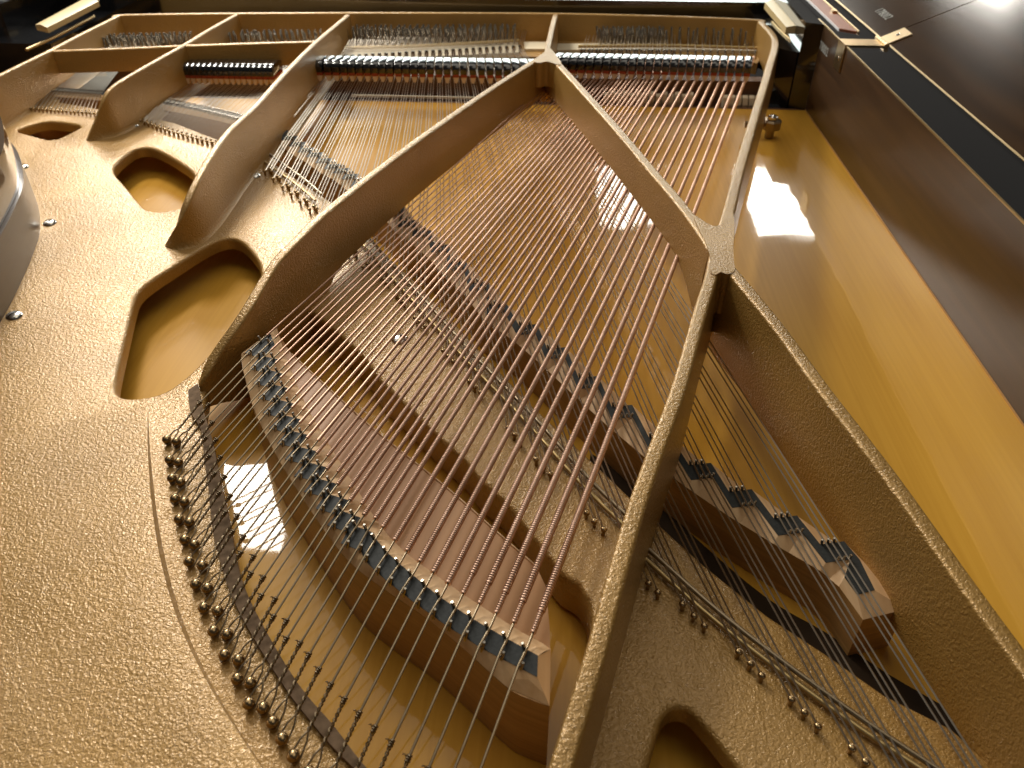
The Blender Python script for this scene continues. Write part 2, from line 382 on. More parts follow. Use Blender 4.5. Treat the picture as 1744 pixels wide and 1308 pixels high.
# fixing column under the bass junction
q = G(1229, 480, .05); MB().lathe([(.0100, -.01), (.0100, .03), (.0088, .046), (.006, .056)], 16).build('nose_column', PLATE, plate).location = (q.x, q.y, 0)
# pin field behind the agraffes
pf = px([(165, 78), (200, 60), (400, 55), (600, 55), (946, 57), (1150, 60), (1285, 68), (1300, 84), (1290, 108), (1262, 102), (1000, 98), (935, 97), (880, 96), (720, 103), (560, 108), (330, 106), (120, 112)], -.008)
poly_prism('pin_field', pf, -.008, -.03, PLATE, plate)
def zline(pts, z, k=5): return catmull([G(x, y, z) for x, y in pts], k)
def ribbon(name, L1, L2, z0, z1, m, parent):
    p = [Vector(q) for q in L1] + [Vector(q) for q in L2][::-1]
    return poly_prism(name, p, z1, z0, m, parent)
# cloth under the strings behind the agraffes
ribbon('string_cloth', zline([(577, 84), (700, 80), (882, 70)], -.004), zline([(572, 100), (700, 98), (884, 90)], -.004), -.008, -.003, CLOTH, piano)
ribbon('string_cloth', zline([(893, 72), (935, 72)], -.004), zline([(893, 84), (935, 84)], -.004), -.008, -.003, CLOTH, piano)
ribbon('string_cloth', zline([(948, 75), (1100, 75), (1290, 80)], -.004), zline([(948, 86), (1100, 84), (1290, 88)], -.004), -.008, -.003, CLOTH, piano)
# pressure bars
def bar(name, pts, z, r, m, parent, n=8, flat=1.0):
    o = MB().tube([G(x, y, z) for x, y in pts] if len(pts) < 3 else zline(pts, z), r, n).build(name, m, parent, 50); return o
bar('pressure_bar', [(573, 82), (700, 79), (884, 69)], .003, .0035, GOLDT, plate)
bar('pressure_bar', [(985, 79), (1140, 78), (1292, 82)], .003, .0035, GOLDT, plate)
# duplex bars under the rear string lengths
DZ = -.006
for pts in ([(447, 254), (480, 278), (520, 307), (548, 331)], [(620, 396), (690, 474), (800, 597), (900, 700), (1000, 812), (1078, 888)], [(1098, 930), (1240, 1055), (1440, 1205), (1600, 1312), (1700, 1375)]):
    bar('duplex_bar', pts, DZ, .0019, OLDST, plate)
    bar('duplex_bar', [(x - 11, y + 11) for x, y in pts], DZ - .002, .0019, GOLDT, plate)
# felt strip at the edge of the bass hitch plate
so = px([(338, 656), (347, 700), (363, 754), (376, 819), (390, 879), (404, 954), (415, 996), (438, 1048), (480, 1123), (520, 1183), (568, 1238), (618, 1303), (680, 1368), (760, 1440)], -.010)
si = px([(321, 668), (326, 705), (343, 735), (349, 785), (356, 835), (363, 905), (372, 945), (389, 1001), (411, 1050), (444, 1108), (489, 1178), (524, 1224), (570, 1278), (640, 1345), (730, 1420)], -.010)
ribbon('felt_strip', catmull(so, 4), catmull(si, 4), ZP + .0003, -.0075, STRIP, plate)

# --- screws -------------------------------------------------------------
def screw_mesh():
    me = MB()
    for s in (-1, 1):
        v = []; f = []; nr, na = 5, 9
        for i in range(nr):
            a = i / (nr - 1) * R_(90); rr = .0085 * math.cos(a); zz = .0038 * math.sin(a) + .0004
            for k in range(na):
                q = math.pi * k / (na - 1); y = rr * math.sin(q)
                v.append((rr * math.cos(q), s * (y + .0006), zz))
        for i in range(nr - 1):
            for k in range(na - 1): f.append((i * na + k, i * na + k + 1, (i + 1) * na + k + 1, (i + 1) * na + k))
        n0 = len(v)
        v += [(x, y, 0) for x, y, z in v[:na]]
        for k in range(na - 1): f.append((k, k + 1, n0 + k + 1, n0 + k))
        f.append(tuple([0 + i * na for i in range(nr)] + [(i + 1) * na - 1 for i in range(nr - 1, -1, -1)] + [n0 + na - 1, n0]))
        me.add(v, f)
    me.lathe([(.0086, -.001), (.0086, .0006)], 18)
    m = me.mesh('plate_screw'); m.materials.append(CHROME); m.shade_smooth(); m.set_sharp_from_angle(angle=R_(40))
    bm = bmesh.new(); bm.from_mesh(m); bmesh.ops.recalc_face_normals(bm, faces=bm.faces); bm.to_mesh(m); bm.free(); return m
SCREW = screw_mesh()
for i, (x, y) in enumerate([(24, 537), (85, 379), (38, 284), (227, 214), (434, 299), (681, 577)]):
    p = G(x, y, ZP + .001); inst('plate_screw', SCREW, (p.x, p.y, ZP), plate, (0, 0, R_([70, 20, 100, 140, 40, 150][i])))

# --- bridges -------------------------------------------------------------
LB = [(476, 222), (493, 232), (506, 242), (521, 252), (536, 260), (551, 270), (566, 280), (581, 287), (596, 297), (611, 310), (632, 325), (652, 340), (673, 354), (693, 377), (718, 394), (750, 419), (778, 449), (816, 484),
      (846, 522), (898, 557), (947, 597), (1002, 647), (1060, 697), (1125, 750), (1195, 798), (1265, 844), (1343, 890), (1424, 935)]
NT = len(LB)
AGT = [(lerp(578, 886, i / (NT - 1)), lerp(99, 82, i / (NT - 1))) for i in range(NT)]
ZBT = -.003
def bridge(name, cl, half_far, half_near, zt, ze, zb, dark_far, dark_near, parent, m_top, m_cap, m_body):
    """cl: centre line; dark_*: the zigzag edges of the blackened top; cap slopes from them to the body"""
    n = len(cl); fa = []; ne = []
    for i in range(n):
        t = cl[min(i + 1, n - 1)] - cl[max(i - 1, 0)]; t.z = 0; t.normalize(); s = Vector((-t.y, t.x, 0))
        fa.append(cl[i] + s * half_far); ne.append(cl[i] - s * half_near)
    p = fa + ne[::-1]; body = poly_prism(name, p, ze, zb, m_body, parent)
    body.data.materials.clear(); body.data.materials.append(m_body); body.data.materials.append(m_cap)
    for d, e in ((dark_far, fa), (dark_near, ne)):          # sloping cap sides
        m = len(d); ee = along(e, [i / (m - 1) for i in range(m)])
        # match by nearest position on the body edge
        fine = along(e, [i / 400 for i in range(401)])
        ee = [min(fine, key=lambda q: (q.xy - w.xy).length) for w in d]; ee[0] = e[0]; ee[-1] = e[-1]
        v = [(q.x, q.y, zt - .0004) for q in d] + [(q.x, q.y, ze + .0003) for q in ee]
        fixn(mk('bridge_cap', v, [(i, i + 1, i + 1 + m, i + m) for i in range(m - 1)], m_cap, body, 25))
    ends = [(dark_far[0], dark_near[0], fa[0], ne[0]), (dark_far[-1], dark_near[-1], fa[-1], ne[-1])]
    for a, b, c, d in ends:
        fixn(mk('bridge_cap', [(a.x, a.y, zt - .0004), (b.x, b.y, zt - .0004), (d.x, d.y, ze + .0003), (c.x, c.y, ze + .0003)], [(0, 1, 2, 3)], m_cap, body, 25))
    top = [(q.x, q.y, zt) for q in dark_far] + [(q.x, q.y, zt) for q in dark_near[::-1]]
    poly = [Vector(q) for q in top]
    bm = bmesh.new(); vv = [bm.verts.new(q) for q in poly]; ed = [bm.edges.new((vv[i], vv[(i + 1) % len(vv)])) for i in range(len(vv))]
    bmesh.ops.triangle_fill(bm, use_beauty=True, edges=ed)
    for q in bm.faces:
        if q.normal.z < 0: q.normal_flip()
    me = bpy.data.meshes.new('bridge_top'); bm.to_mesh(me); bm.free(); obj('bridge_top', me, m_top, body, 0)
    return body
# tenor unisons: centre, string direction, row direction
TC = [G(x, y, 0) for x, y in LB]
TA = [G(x, y, .004) for x, y in AGT]
TS = [(TC[i] - TA[i]).normalized() for i in range(NT)]
row = [(G(x + 10, y - 1.2, 0) - G(x, y, 0)).normalized() for x, y in LB]
row = [((r - Vector((s.x, s.y, 0)) * r.dot(s) * .55)).normalized() for r, s in zip(row, TS)]
SPB = .0046; HP = .0085
pre = zline([(50, 147), (120, 151), (180, 156), (262, 168), (335, 180), (410, 197), (450, 212)], 0)
cl = pre + TC + [G(1470, 972, 0), G(1500, 1012, 0), G(1514, 1030, 0)]
df, dn = [], []
for q0, q1 in zip(pre, pre[1:] + [TC[0]]):
    t = (q1 - q0).normalized(); s = Vector((-t.y, t.x, 0)); df.append(q0 + s * .010); dn.append(q0 - s * .010)
for i in range(NT):
    k = Vector((TS[i].x, TS[i].y, 0)).normalized()
    gap = (TC[min(i + 1, NT - 1)] - TC[max(i - 1, 0)]).length / (2 if 0 < i < NT - 1 else 1)
    wl = min(.0075, gap * .38); wr = min(.0115, gap * .5)
    df += [TC[i] - k * HP - row[i] * wl, TC[i] - k * HP + row[i] * wr]
    dn += [TC[i] + k * HP - row[i] * wr, TC[i] + k * HP + row[i] * wl]
e = G(1500, 1003, 0); df += [G(1466, 948, 0), G(1492, 1000, 0)]; dn += [G(1440, 978, 0), G(1462, 1008, 0)]
long_bridge = bridge('long_bridge', cl, .017, .017, ZBT, -.011, ZB + .0005, df, dn, piano, GRAPH, MAPLE, BODY)

# bass bridge
def z1(l): return [(200 + x * .2867, 520 + y * .2867) for x, y in l]
PF = z1([(858, 205), (910, 218), (883, 295), (935, 305), (908, 375), (963, 390), (937, 462), (993, 475), (967, 552), (1030, 568), (1003, 645), (1065, 660), (1047, 738), (1105, 752), (1090, 832), (1155, 848), (1147, 925), (1212, 942), (1207, 1022), (1272, 1040), (1270, 1115), (1343, 1137)])
PF += [(585, 868), (605, 875), (609, 894), (628, 901)]
PF += [(641, 916), (661, 939), (682, 958), (704, 977), (727, 996), (752, 1015), (778, 1033), (806, 1051), (835, 1068), (865, 1085), (898, 1103)]
PN = z1([(780, 280), (828, 297), (805, 370), (855, 385), (828, 460), (890, 470), (857, 545), (918, 560), (888, 635), (950, 652), (925, 725), (987, 740), (970, 815), (1037, 830), (1020, 910), (1088, 928), (1075, 1010), (1145, 1025), (1133, 1105), (1208, 1120), (1207, 1205), (1280, 1225)])
PN += [(565, 894), (586, 901), (588, 925), (610, 933)]
PN += [(620, 950), (640, 970), (661, 988), (684, 1006), (708, 1025), (734, 1043), (761, 1063), (789, 1080), (817, 1099), (850, 1116), (883, 1133)]
HB = [(284, 744), (299, 748), (288, 779), (303, 783), (292, 810), (307, 816), (296, 845), (313, 850), (304, 880), (321, 885), (313, 914), (329, 923), (322, 951), (343, 959), (332, 990), (352, 997), (345, 1030), (369, 1037), (363, 1070), (385, 1077), (380, 1112), (404, 1120), (402, 1152), (425, 1159), (424, 1193), (447, 1202),
      (463, 1227), (479, 1253), (500, 1283), (524, 1311), (549, 1340), (575, 1370), (603, 1402), (632, 1436), (663, 1472), (696, 1510), (731, 1550)]
KN = [(340, 687), (355, 691), (342, 718), (360, 721), (348, 747), (365, 750), (354, 778), (373, 780), (364, 808), (382, 814), (372, 841), (390, 846), (383, 875), (403, 880), (396, 908), (415, 916), (410, 944), (432, 950), (428, 979), (450, 986), (444, 1016), (467, 1022), (466, 1052), (489, 1060), (489, 1090), (511, 1097),
      (526, 1117), (543, 1142), (564, 1168), (587, 1193), (612, 1217), (638, 1241), (665, 1265), (694, 1291), (726, 1311), (760, 1335), (795, 1360)]
ZBB = .0245; NB = 37
note_of = [i // 2 for i in range(26)] + [13 + i for i in range(11)]
BF = [G(x, y, ZBB + .002) for x, y in PF]; BN = [G(x, y, ZBB + .002) for x, y in PN]
BH = [G(x, y, -.004) for x, y in HB]
df, dn = [], []
for g in range(13):
    a, b = BF[2 * g], BF[2 * g + 1]; c, d = BN[2 * g], BN[2 * g + 1]; e = (b - a) * .45
    df += [a - e * .55, b + e * .95]; dn += [c - e * .95, d + e * .45]
k0 = (BF[0] - BN[0]); df[0] = df[0] + k0 * .75 ; dn[0] = dn[0] + Vector((-.001, .001, 0))
df += BF[26:] + [BF[-1] + (BF[-1] - BF[-2]) * .55]; dn += BN[26:] + [BN[-1] + (BN[-1] - BN[-2]) * .95]
far = px([(471, 557), (482, 594), (498, 635), (521, 689), (561, 758), (605, 828), (647, 895), (690, 941), (725, 967), (775, 1003), (831, 1040), (885, 1075), (912, 1088), (938, 1106)], ZBB - .010)
near = px([(411, 603), (413, 625), (425, 672), (437, 708), (472, 778), (515, 848), (560, 914), (600, 962), (660, 1008), (725, 1052), (795, 1110), (865, 1172), (905, 1192), (936, 1203)], ZBB - .010)
def bridge2():
    fa = catmull(far, 4); ne = catmull(near, 4); ze = ZBB - .010
    body = poly_prism('bass_bridge', fa + ne[::-1], ze, ZB + .0005, BODY, piano)
    for d, e in ((df, fa), (dn, ne)):
        m = len(d); fine = along(e, [i / 600 for i in range(601)])
        ee = [min(fine, key=lambda q: (q.xy - w_.xy).length) for w_ in d]; ee[0] = fine[0]; ee[-1] = fine[-1]
        # scalloped cap: notched at each string, full between them
        D = []; E = []; ST = []
        for i in range(m):
            D.append(d[i]); E.append(ee[i]); ST.append(1 if i < m - 1 or d is dn else 0)
            if i < m - 1:
                wide = (d[i + 1] - d[i]).length > .006
                D.append((d[i] + d[i + 1]) / 2); E.append((ee[i] + ee[i + 1]) / 2); ST.append(-.8 if wide else .2)
        mm = len(D); v = []
        for q, r_, st_ in zip(D, E, ST):
            mid = q.lerp(r_, .45 + (.12 * st_)); v += [(q.x, q.y, ZBB - .0004), (mid.x, mid.y, (ZBB + ze) / 2 + .0015 - .0021 * st_), (r_.x, r_.y, ze + .0003)]
        fcs = []
        for i in range(mm - 1):
            for k in (0, 1): fcs.append((3 * i + k, 3 * i + 3 + k, 3 * i + 4 + k, 3 * i + 1 + k))
        fixn(mk('bridge_cap', v, fcs, MAPLE, body, 12))
    for a, b, c, d in ((df[0], dn[0], fa[0], ne[0]), (df[-1], dn[-1], fa[-1], ne[-1])):
        fixn(mk('bridge_cap', [(a.x, a.y, ZBB - .0004), (b.x, b.y, ZBB - .0004), (d.x, d.y, ze + .0003), (c.x, c.y, ze + .0003)], [(0, 1, 2, 3)], MAPLE, body, 12))
    bm = bmesh.new(); vv = [bm.verts.new((q.x, q.y, ZBB)) for q in df + dn[::-1]]
    ed = [bm.edges.new((vv[i], vv[(i + 1) % len(vv)])) for i in range(len(vv))]
    bmesh.ops.triangle_fill(bm, use_beauty=True, edges=ed)
    for q in bm.faces:
        if q.normal.z < 0: q.normal_flip()
    me = bpy.data.meshes.new('bridge_top'); bm.to_mesh(me); bm.free(); obj('bridge_top', me, GRAPH, body, 0)
    ap_far = px([(485, 585), (497, 604), (590, 690), (654, 746), (764, 834), (850, 910), (914, 966), (930, 1000), (936, 1070)], .006)
    ap = [Vector((q.x, q.y, 0)) for q in ap_far] + [Vector((q.x, q.y, 0)) for q in fa[::-1]]
    poly_prism('apron', ap, .006, -.012, APRON, body)
    bar('apron_edge', [(497, 603), (590, 689), (654, 745), (764, 833), (850, 909), (914, 965)], .0065, .0007, MAPLE, body)
    return body
bass_bridge = bridge2()

# --- pins (shared meshes) ---------------------------------------------------
def pinmesh(name, prof, n, m):
    me = MB().lathe(prof, n).mesh(name); me.materials.append(m); me.shade_smooth(); me.set_sharp_from_angle(angle=R_(45)); return me
BPIN = pinmesh('bridge_pin', [(.0011, -.003), (.0011, .0042), (.0008, .0050)], 8, PINST)
BPIN2 = pinmesh('bridge_pin', [(.0013, -.003), (.0013, .0050), (.0009, .0058)], 8, PINST)
def ball(r, h): return [(r * .55, -.002), (r * .55, h - r * .9)] + [(r * math.cos(R_(a)), h + r * .8 * math.sin(R_(a))) for a in (-50, -20, 10, 35, 60, 80)]
HPB = pinmesh('hitch_pin', ball(.0041, .0054), 16, BALLM)
HPT = pinmesh('hitch_pin', ball(.0027, .0062), 10, BALLM)
TPIN = pinmesh('tuning_pin', [(.0034, -.002), (.0034, .024), (.0027, .026), (.0027, .036), (.0020, .0375)], 8, PINST)

# --- bass strings ---------------------------------------------------------
def wind(mb, a, b, r, pitch, n=8):
    """copper winding with real turns"""
    d = b - a; L = d.length; k = int(L / pitch); pts = []; rr = []
    for i in range(k + 1):
        for t, q in ((0, .66), (.22, .93), (.5, 1.0), (.78, .95)):
            s = (i + t) / (k + 1); pts.append(a + d * s); rr.append(r * q)
    pts.append(b); rr.append(r * .9); mb.tube(pts, rr, n)
def smooth_wind(mb, a, b, r, n=8): mb.tube([a, b], r, n)
def agr_b(i):
    t = note_of[i] / 23; off = 0
    x = lerp(993, 1287, t)
    if i < 26: x += -2.6 if i % 2 == 0 else 2.6
    return G(x, lerp(88, 90, t), .010)
def twist(mb, a, b, pin_r):
    """knot at a, twisted pair of wires to the loop round the pin at b"""
    d = b - a; L = d.length; t = d.normalized(); s = t.cross(Vector((0, 0, 1))).normalized(); u = s.cross(t)
    kn = []; kr = []
    for i in range(7): kn.append(a + t * (i * .00075 - .002)); kr.append(.0021 if i % 2 else .0014)
    mb.tube(kn, kr, 8)
    mb.tube([a + s * .0015, a + s * .0030 - t * .0012 + u * .0005, a + s * .0042 - t * .0006], .00045, 4)
    Lt = max(L - .015, .005); per = .0058; nn = max(int(Lt / per * 8), 6)
    for ph in (0, math.pi):
        pts = []
        for i in range(nn + 1):
            q = i / nn * Lt; an = q / per * 2 * math.pi + ph; pts.append(a + t * q + (s * math.cos(an) + u * math.sin(an)) * .00078)
        sg = 1 if ph == 0 else -1
        pts += [a + t * (Lt + .005) + s * sg * pin_r * .7, b + s * sg * pin_r, b + t * pin_r * .75 + s * sg * pin_r * .7, b + t * pin_r]
        mb.tube(pts, .00062, 5)
for i in range(NB):
    A = agr_b(i); f1, n1, hp = BF[i], BN[i], BH[i]
    t = i / (NB - 1)
    d = (f1 - A).normalized()
    mb = MB()
    # knot position: nearest fraction to the surveyed one
    k3 = G(KN[i][0], KN[i][1], lerp(ZBB, 0, .75)); seg = hp - n1
    fr = max(.3, min(.9, (k3 - n1).dot(seg) / seg.length_squared)); kp = n1 + seg * fr
    T = Vector((A.x + .012, A.y + .115, .014))
    core = .00062 + .00028 * t
    mb.tube([T, A + Vector((.002, .02, -.004)), A, f1, n1, kp], core, 6)
    tp = .0034
    twist(mb, kp, Vector((hp.x, hp.y, ZP + .003)), tp)
    st = mb.build('string', STEEL if 0 else OLDST, piano, 60)
    rw = .00098 + .00185 * max(0, (i - 2) / (NB - 3)) ** 1.25
    wa = A + d * (.035); we = f1 - d * (.008 + .003 * t)
    wb = MB()
    if i >= 32:
        ws = we - d * .017; wind(wb, ws, we, rw * .74, .0019); wind(wb, wa, ws, rw, .0021)
    elif i >= 16: wind(wb, wa, we, rw, lerp(.0014, .0020, (i - 16) / 16), 8)
    else: smooth_wind(wb, wa, we, rw)
    wb.build('winding', COPPER, st, 180 if 0 else 60)
    for q in (f1, n1):
        sd = d.cross(Vector((0, 0, 1))) * (.0019 if q is f1 else -.0019)
        o = inst('bridge_pin', BPIN2, (q.x + sd.x, q.y + sd.y, ZBB), bass_bridge, (R_(random.uniform(-6, 6)), R_(-12 if q is f1 else 10), 0))
    inst('hitch_pin', HPB, (hp.x, hp.y, ZP), plate, (R_(random.uniform(-5, 5)), R_(random.uniform(-8, 4)), 0))
    ag = inst('agraffe', None or BPIN2, (A.x, A.y, .004), plate, None, (2.2, 2.2, 2.0))

# --- tenor and treble strings -----------------------------------------------
hitch_curve = [(430, 262), (440, 272), (483, 310), (540, 356), (604, 428), (656, 478), (713, 546), (748, 590), (786, 630), (838, 698), (890, 757), (950, 822), (1025, 900), (1110, 1000), (1196, 1058), (1290, 1143), (1390, 1232), (1500, 1318), (1640, 1420), (1800, 1530)]
slopes = [(476, -.66), (520, -.52), (570, -.42), (640, -.28), (690, -.10), (740, .05), (800, .2), (850, .3), (950, .4), (1060, .5), (1195, .56), (1424, .63)]
def interp(t, x):
    if x <= t[0][0]: return t[0][1]
    for (a, b), (c, d) in zip(t, t[1:]):
        if x <= c: return b + (d - b) * (x - a) / (c - a)
    return t[-1][1]
def hit(x, y, s):
    """where the rear string length from bridge pixel meets the row of hitch pins"""
    for (a, b), (c, d) in zip(hitch_curve, hitch_curve[1:]):
        # x + s*k, y + k on segment
        den = (c - a) - s * (d - b)
        if abs(den) < 1e-9: continue
        u = (x + s * (b - y) - a) / den
        if 0 <= u <= 1:
            k = b + (d - b) * u - y
            if k > 0: return a + (c - a) * u, b + (d - b) * u
    return x + s * 150, y + 150
def unison(A, ra, C, rb, hs, zc, sp_a, sp_b, T, wire, parent_bridge, hpm, single_pins, tdx=.004):
    for j in (-1, 0, 1):
        a = A + ra * sp_a * j; c = C + rb * sp_b * j; k = (c - a); k.z = 0; k.normalize()
        f1 = c - k * HP; n1 = c + k * HP; h = hs[j + 1]
        mb = MB(); mb.tube([T + Vector((tdx * j, .012 * j, 0)), a + Vector((0, .02, -.003)), a, f1, n1, Vector((h.x, h.y, ZP + .006))], wire, 4)
        mb.build('string', STEEL, piano, 60)
        yield a, f1, n1, h, k
small_pins = MB()
for i in range(NT):
    x, y = LB[i]; s = interp(slopes, x); hx, hy = hit(x, y, s)
    hc = G(hx, hy, ZP + .006); rb = row[i]
    dv = (G(hx + 24, hy + 24, ZP + .006) - hc).normalized()
    sp = min(.0105, .0045 + .0000080 * x)
    hs = [hc + dv * (sp * j) for j in (-1, 0, 1)]
    if i < 12: hs = [hc + rb * (.0045 * j) + Vector((0, -.007 * (j % 2), 0)) for j in (-1, 0, 1)]
    T = Vector((TA[i].x + .004, TA[i].y + .110, .014))
    for a, f1, n1, h, k in unison(TA[i], Vector((1, .04, 0)), TC[i], rb, hs, 0, .0042, .0048 if i > 9 else .0046, T, .00060 + .00010 * i / NT, long_bridge, HPT, True):
        for q, tl in ((f1, -10), (n1, 10)):
            sd = k.cross(Vector((0, 0, 1))) * (.0014 if q is f1 else -.0014)
            inst('bridge_pin', BPIN, (q.x + sd.x, q.y + sd.y, ZBT), long_bridge, (R_(random.uniform(-5, 5)), R_(tl), 0))
        inst('hitch_pin', HPT, (h.x, h.y, ZP), plate, (R_(random.uniform(-6, 6)), R_(random.uniform(-6, 6)), 0))
    inst('agraffe', BPIN2, (TA[i].x, TA[i].y, .0), plate, None, (3.0, 1.8, 1.7))
for sec, (b0, b1_, b2, a0, a1, h0, h1_, n, zag) in enumerate([((268, 169), (335, 181), (408, 198), (352, 104), (520, 93), (238, 200), (368, 240), 18, .004), ((70, 151), (120, 154), (170, 158), (118, 116), (205, 112), (46, 181), (160, 190), 18, .004)]):
    bl = catmull([G(*b0, 0), G(*b1_, 0), G(*b2, 0)], 6); bc = along(bl, [i / (n - 1) for i in range(n)])
    ha, hb = G(*h0, ZP + .006), G(*h1_, ZP + .006)
    for i in range(n):
        t = i / (n - 1); A = G(lerp(a0[0], a1[0], t), lerp(a0[1], a1[1], t), zag); C = bc[i]
        hc = ha.lerp(hb, t); hc.y -= .006 * math.sin(t * math.pi) * (1 if sec == 0 else 0)
        dx = (bc[1] - bc[0]).normalized()
        hs = [hc + dx * (.0036 * j) + Vector((0, -.008 * (j % 2), 0)) for j in (-1, 0, 1)]
        T = Vector((A.x + .03, lerp(1.70, 1.74, t) - .03 * sec, .014))
        for a, f1, n1, h, k in unison(A, Vector((1, 0, 0)), C, dx, hs, 0, .0031, .0032, T, .00045, long_bridge, HPT, False):
            for q in (f1, n1): small_pins.lathe([(.0010, -.003), (.0010, .004)], 5, Matrix.Translation((q.x, q.y, ZBT)))
            inst('hitch_pin', HPT, (h.x, h.y, ZP), plate, None, (.8, .8, .9))
o = small_pins.build('bridge_pins', PINST, long_bridge); o['kind'] = 'stuff'
o = None

# --- tuning pins --------------------------------------------------------------
def tpins(p0, p1, nc, rows, zig, z=-.008, dy=.016):
    a, b = G(*p0, z), G(*p1, z)
    for i in range(nc):
        for r in range(rows):
            q = a.lerp(b, (i + (.5 if r % 2 and zig else 0)) / nc)
            inst('tuning_pin', TPIN, (q.x + random.uniform(-.0007, .0007), q.y - r * dy + random.uniform(-.0012, .0012), z), plate, (R_(-7 + random.uniform(-2, 2)), R_(random.uniform(-2, 2)), R_(random.uniform(0, 90))))
tpins((600, 74), (888, 72), 28, 3, False, dy=.017)
tpins((1018, 76), (1130, 76), 13, 2, True); tpins((1130, 77), (1288, 81), 11, 1, True)
tpins((1024, 82), (1290, 86), 12, 1, False)
tpins((388, 84), (560, 82), 18, 3, True); tpins((196, 90), (338, 86), 18, 3, True)

# --- dampers --------------------------------------------------------------------
def damper_mesh(L=.054, wd=.0131, h=.022):
    b = .0158; h = .0185
    prof = [(-L / 2, b), (-L / 2, b + h * .50), (-L / 2 + .004, b + h * .84), (-L / 2 + .013, b + h), (L / 2 - .012, b + h), (L / 2, b + h * .8), (L / 2, b)]
    n = len(prof); v = [(s * wd / 2, y, z) for s in (-1, 1) for y, z in prof]
    f = [tuple(range(n))[::-1], tuple(range(n, 2 * n))] + [(i, (i + 1) % n, (i + 1) % n + n, i + n) for i in range(n)]
    m = bpy.data.meshes.new('damper'); m.from_pydata(v, [], f); m.update(); m.materials.append(BLACK)
    bm = bmesh.new(); bm.from_mesh(m); bmesh.ops.recalc_face_normals(bm, faces=bm.faces); bmesh.ops.bevel(bm, geom=[e for e in bm.edges], offset=.0006, segments=2, profile=.5, affect='EDGES'); bm.to_mesh(m); bm.free()
    m.shade_smooth(); m.set_sharp_from_angle(angle=R_(40))
    r = MB().box((-wd * .44, -L * .485, .0102), (wd * .44, L * .485, .0156)).mesh('felt_backing'); r.materials.append(RFELT)
    q = MB(); 
    for yy in (-1, 1):
        q.add([(-wd * .40, yy * L * .06, .0100), (wd * .40, yy * L * .06, .0100), (wd * .40, yy * L * .475, .0100), (-wd * .40, yy * L * .475, .0100), (-wd * .2, yy * L * .06, .0002), (wd * .2, yy * L * .06, .0002), (wd * .2, yy * L * .475, .0002), (-wd * .2, yy * L * .475, .0002)],
              [(0, 1, 2, 3), (4, 7, 6, 5), (0, 4, 5, 1), (1, 5, 6, 2), (2, 6, 7, 3), (3, 7, 4, 0)])
    qm = q.mesh('damper_felt'); qm.materials.append(WFELT)
    return m, r, qm
DM = damper_mesh()
def damper(A, C, Y, wx):
    t = (Y - A.y) / (C.y - A.y); p = A.lerp(C, t); d = C - A; ang = math.atan2(-d.x, -d.y) * -1
    rz = math.atan2(d.x, -d.y) 
    o = inst('damper', DM[0], p, piano, (0, 0, rz * .75), (wx, 1, 1))
    for me, nm in ((DM[1], 'felt_backing'), (DM[2], 'damper_felt')):
        c = bpy.data.objects.new(nm, me); col.objects.link(c); c.parent = o
for i in range(NT): damper(TA[i], TC[i], 1.512, .97)
for g in range(24):
    idx = [k for k in range(NB) if note_of[k] == g]; A = sum((agr_b(k) for k in idx), Vector()) / len(idx); C = sum((BF[k] for k in idx), Vector()) / len(idx)
    damper(A, C, 1.522, .96)
bl = catmull([G(268, 169, 0), G(335, 181, 0), G(408, 198, 0)], 6); bc = along(bl, [i / 17 for i in range(18)])
for i in range(18):
    A = G(lerp(352, 520, i / 17), lerp(104, 93, i / 17), .004); damper(A, bc[i], 1.482, .80)

# --- action and belly rail behind the strings ----------------------------------------
MB().box((-1.0, 1.60, ZB - .06), (.42, 1.63, -.016)).build('belly_rail', RAIL, piano)
MB().box((-1.0, 1.556, ZB - .02), (XS, 1.566, ZB - .0005)).build('board_edge', RAIL, piano)
def hammer_mesh():
    q = MB(); prof = [(-.009, 0), (-.011, .012), (-.006, .024), (0, .028), (.006, .024), (.011, .012), (.009, 0)]; n = len(prof)
    v = [(s * .0048, y, z) for s in (-1, 1) for y, z in prof]
    q.add(v, [tuple(range(n))[::-1], tuple(range(n, 2 * n))] + [(i, i + 1, i + 1 + n, i + n) for i in range(n - 1)])
    m = q.mesh('hammer'); m.materials.append(CLOTH); return m
HM = hammer_mesh()
for i in range(14): inst('hammer', HM, (.085 + i * .0125, 1.585, -.066 + .004 * (i % 2)), piano)
for i in range(6): inst('hammer', HM, (.315 + i * .0125, 1.585, -.066), piano)
MB().box((-.42, 1.575, -.054), (-.17, 1.58, -.050)).build('action_rail', CLOTH, piano)
MB().box((-1.0, 1.64, -.16), (.45, 1.9, -.14)).build('action_floor', RAIL, piano)

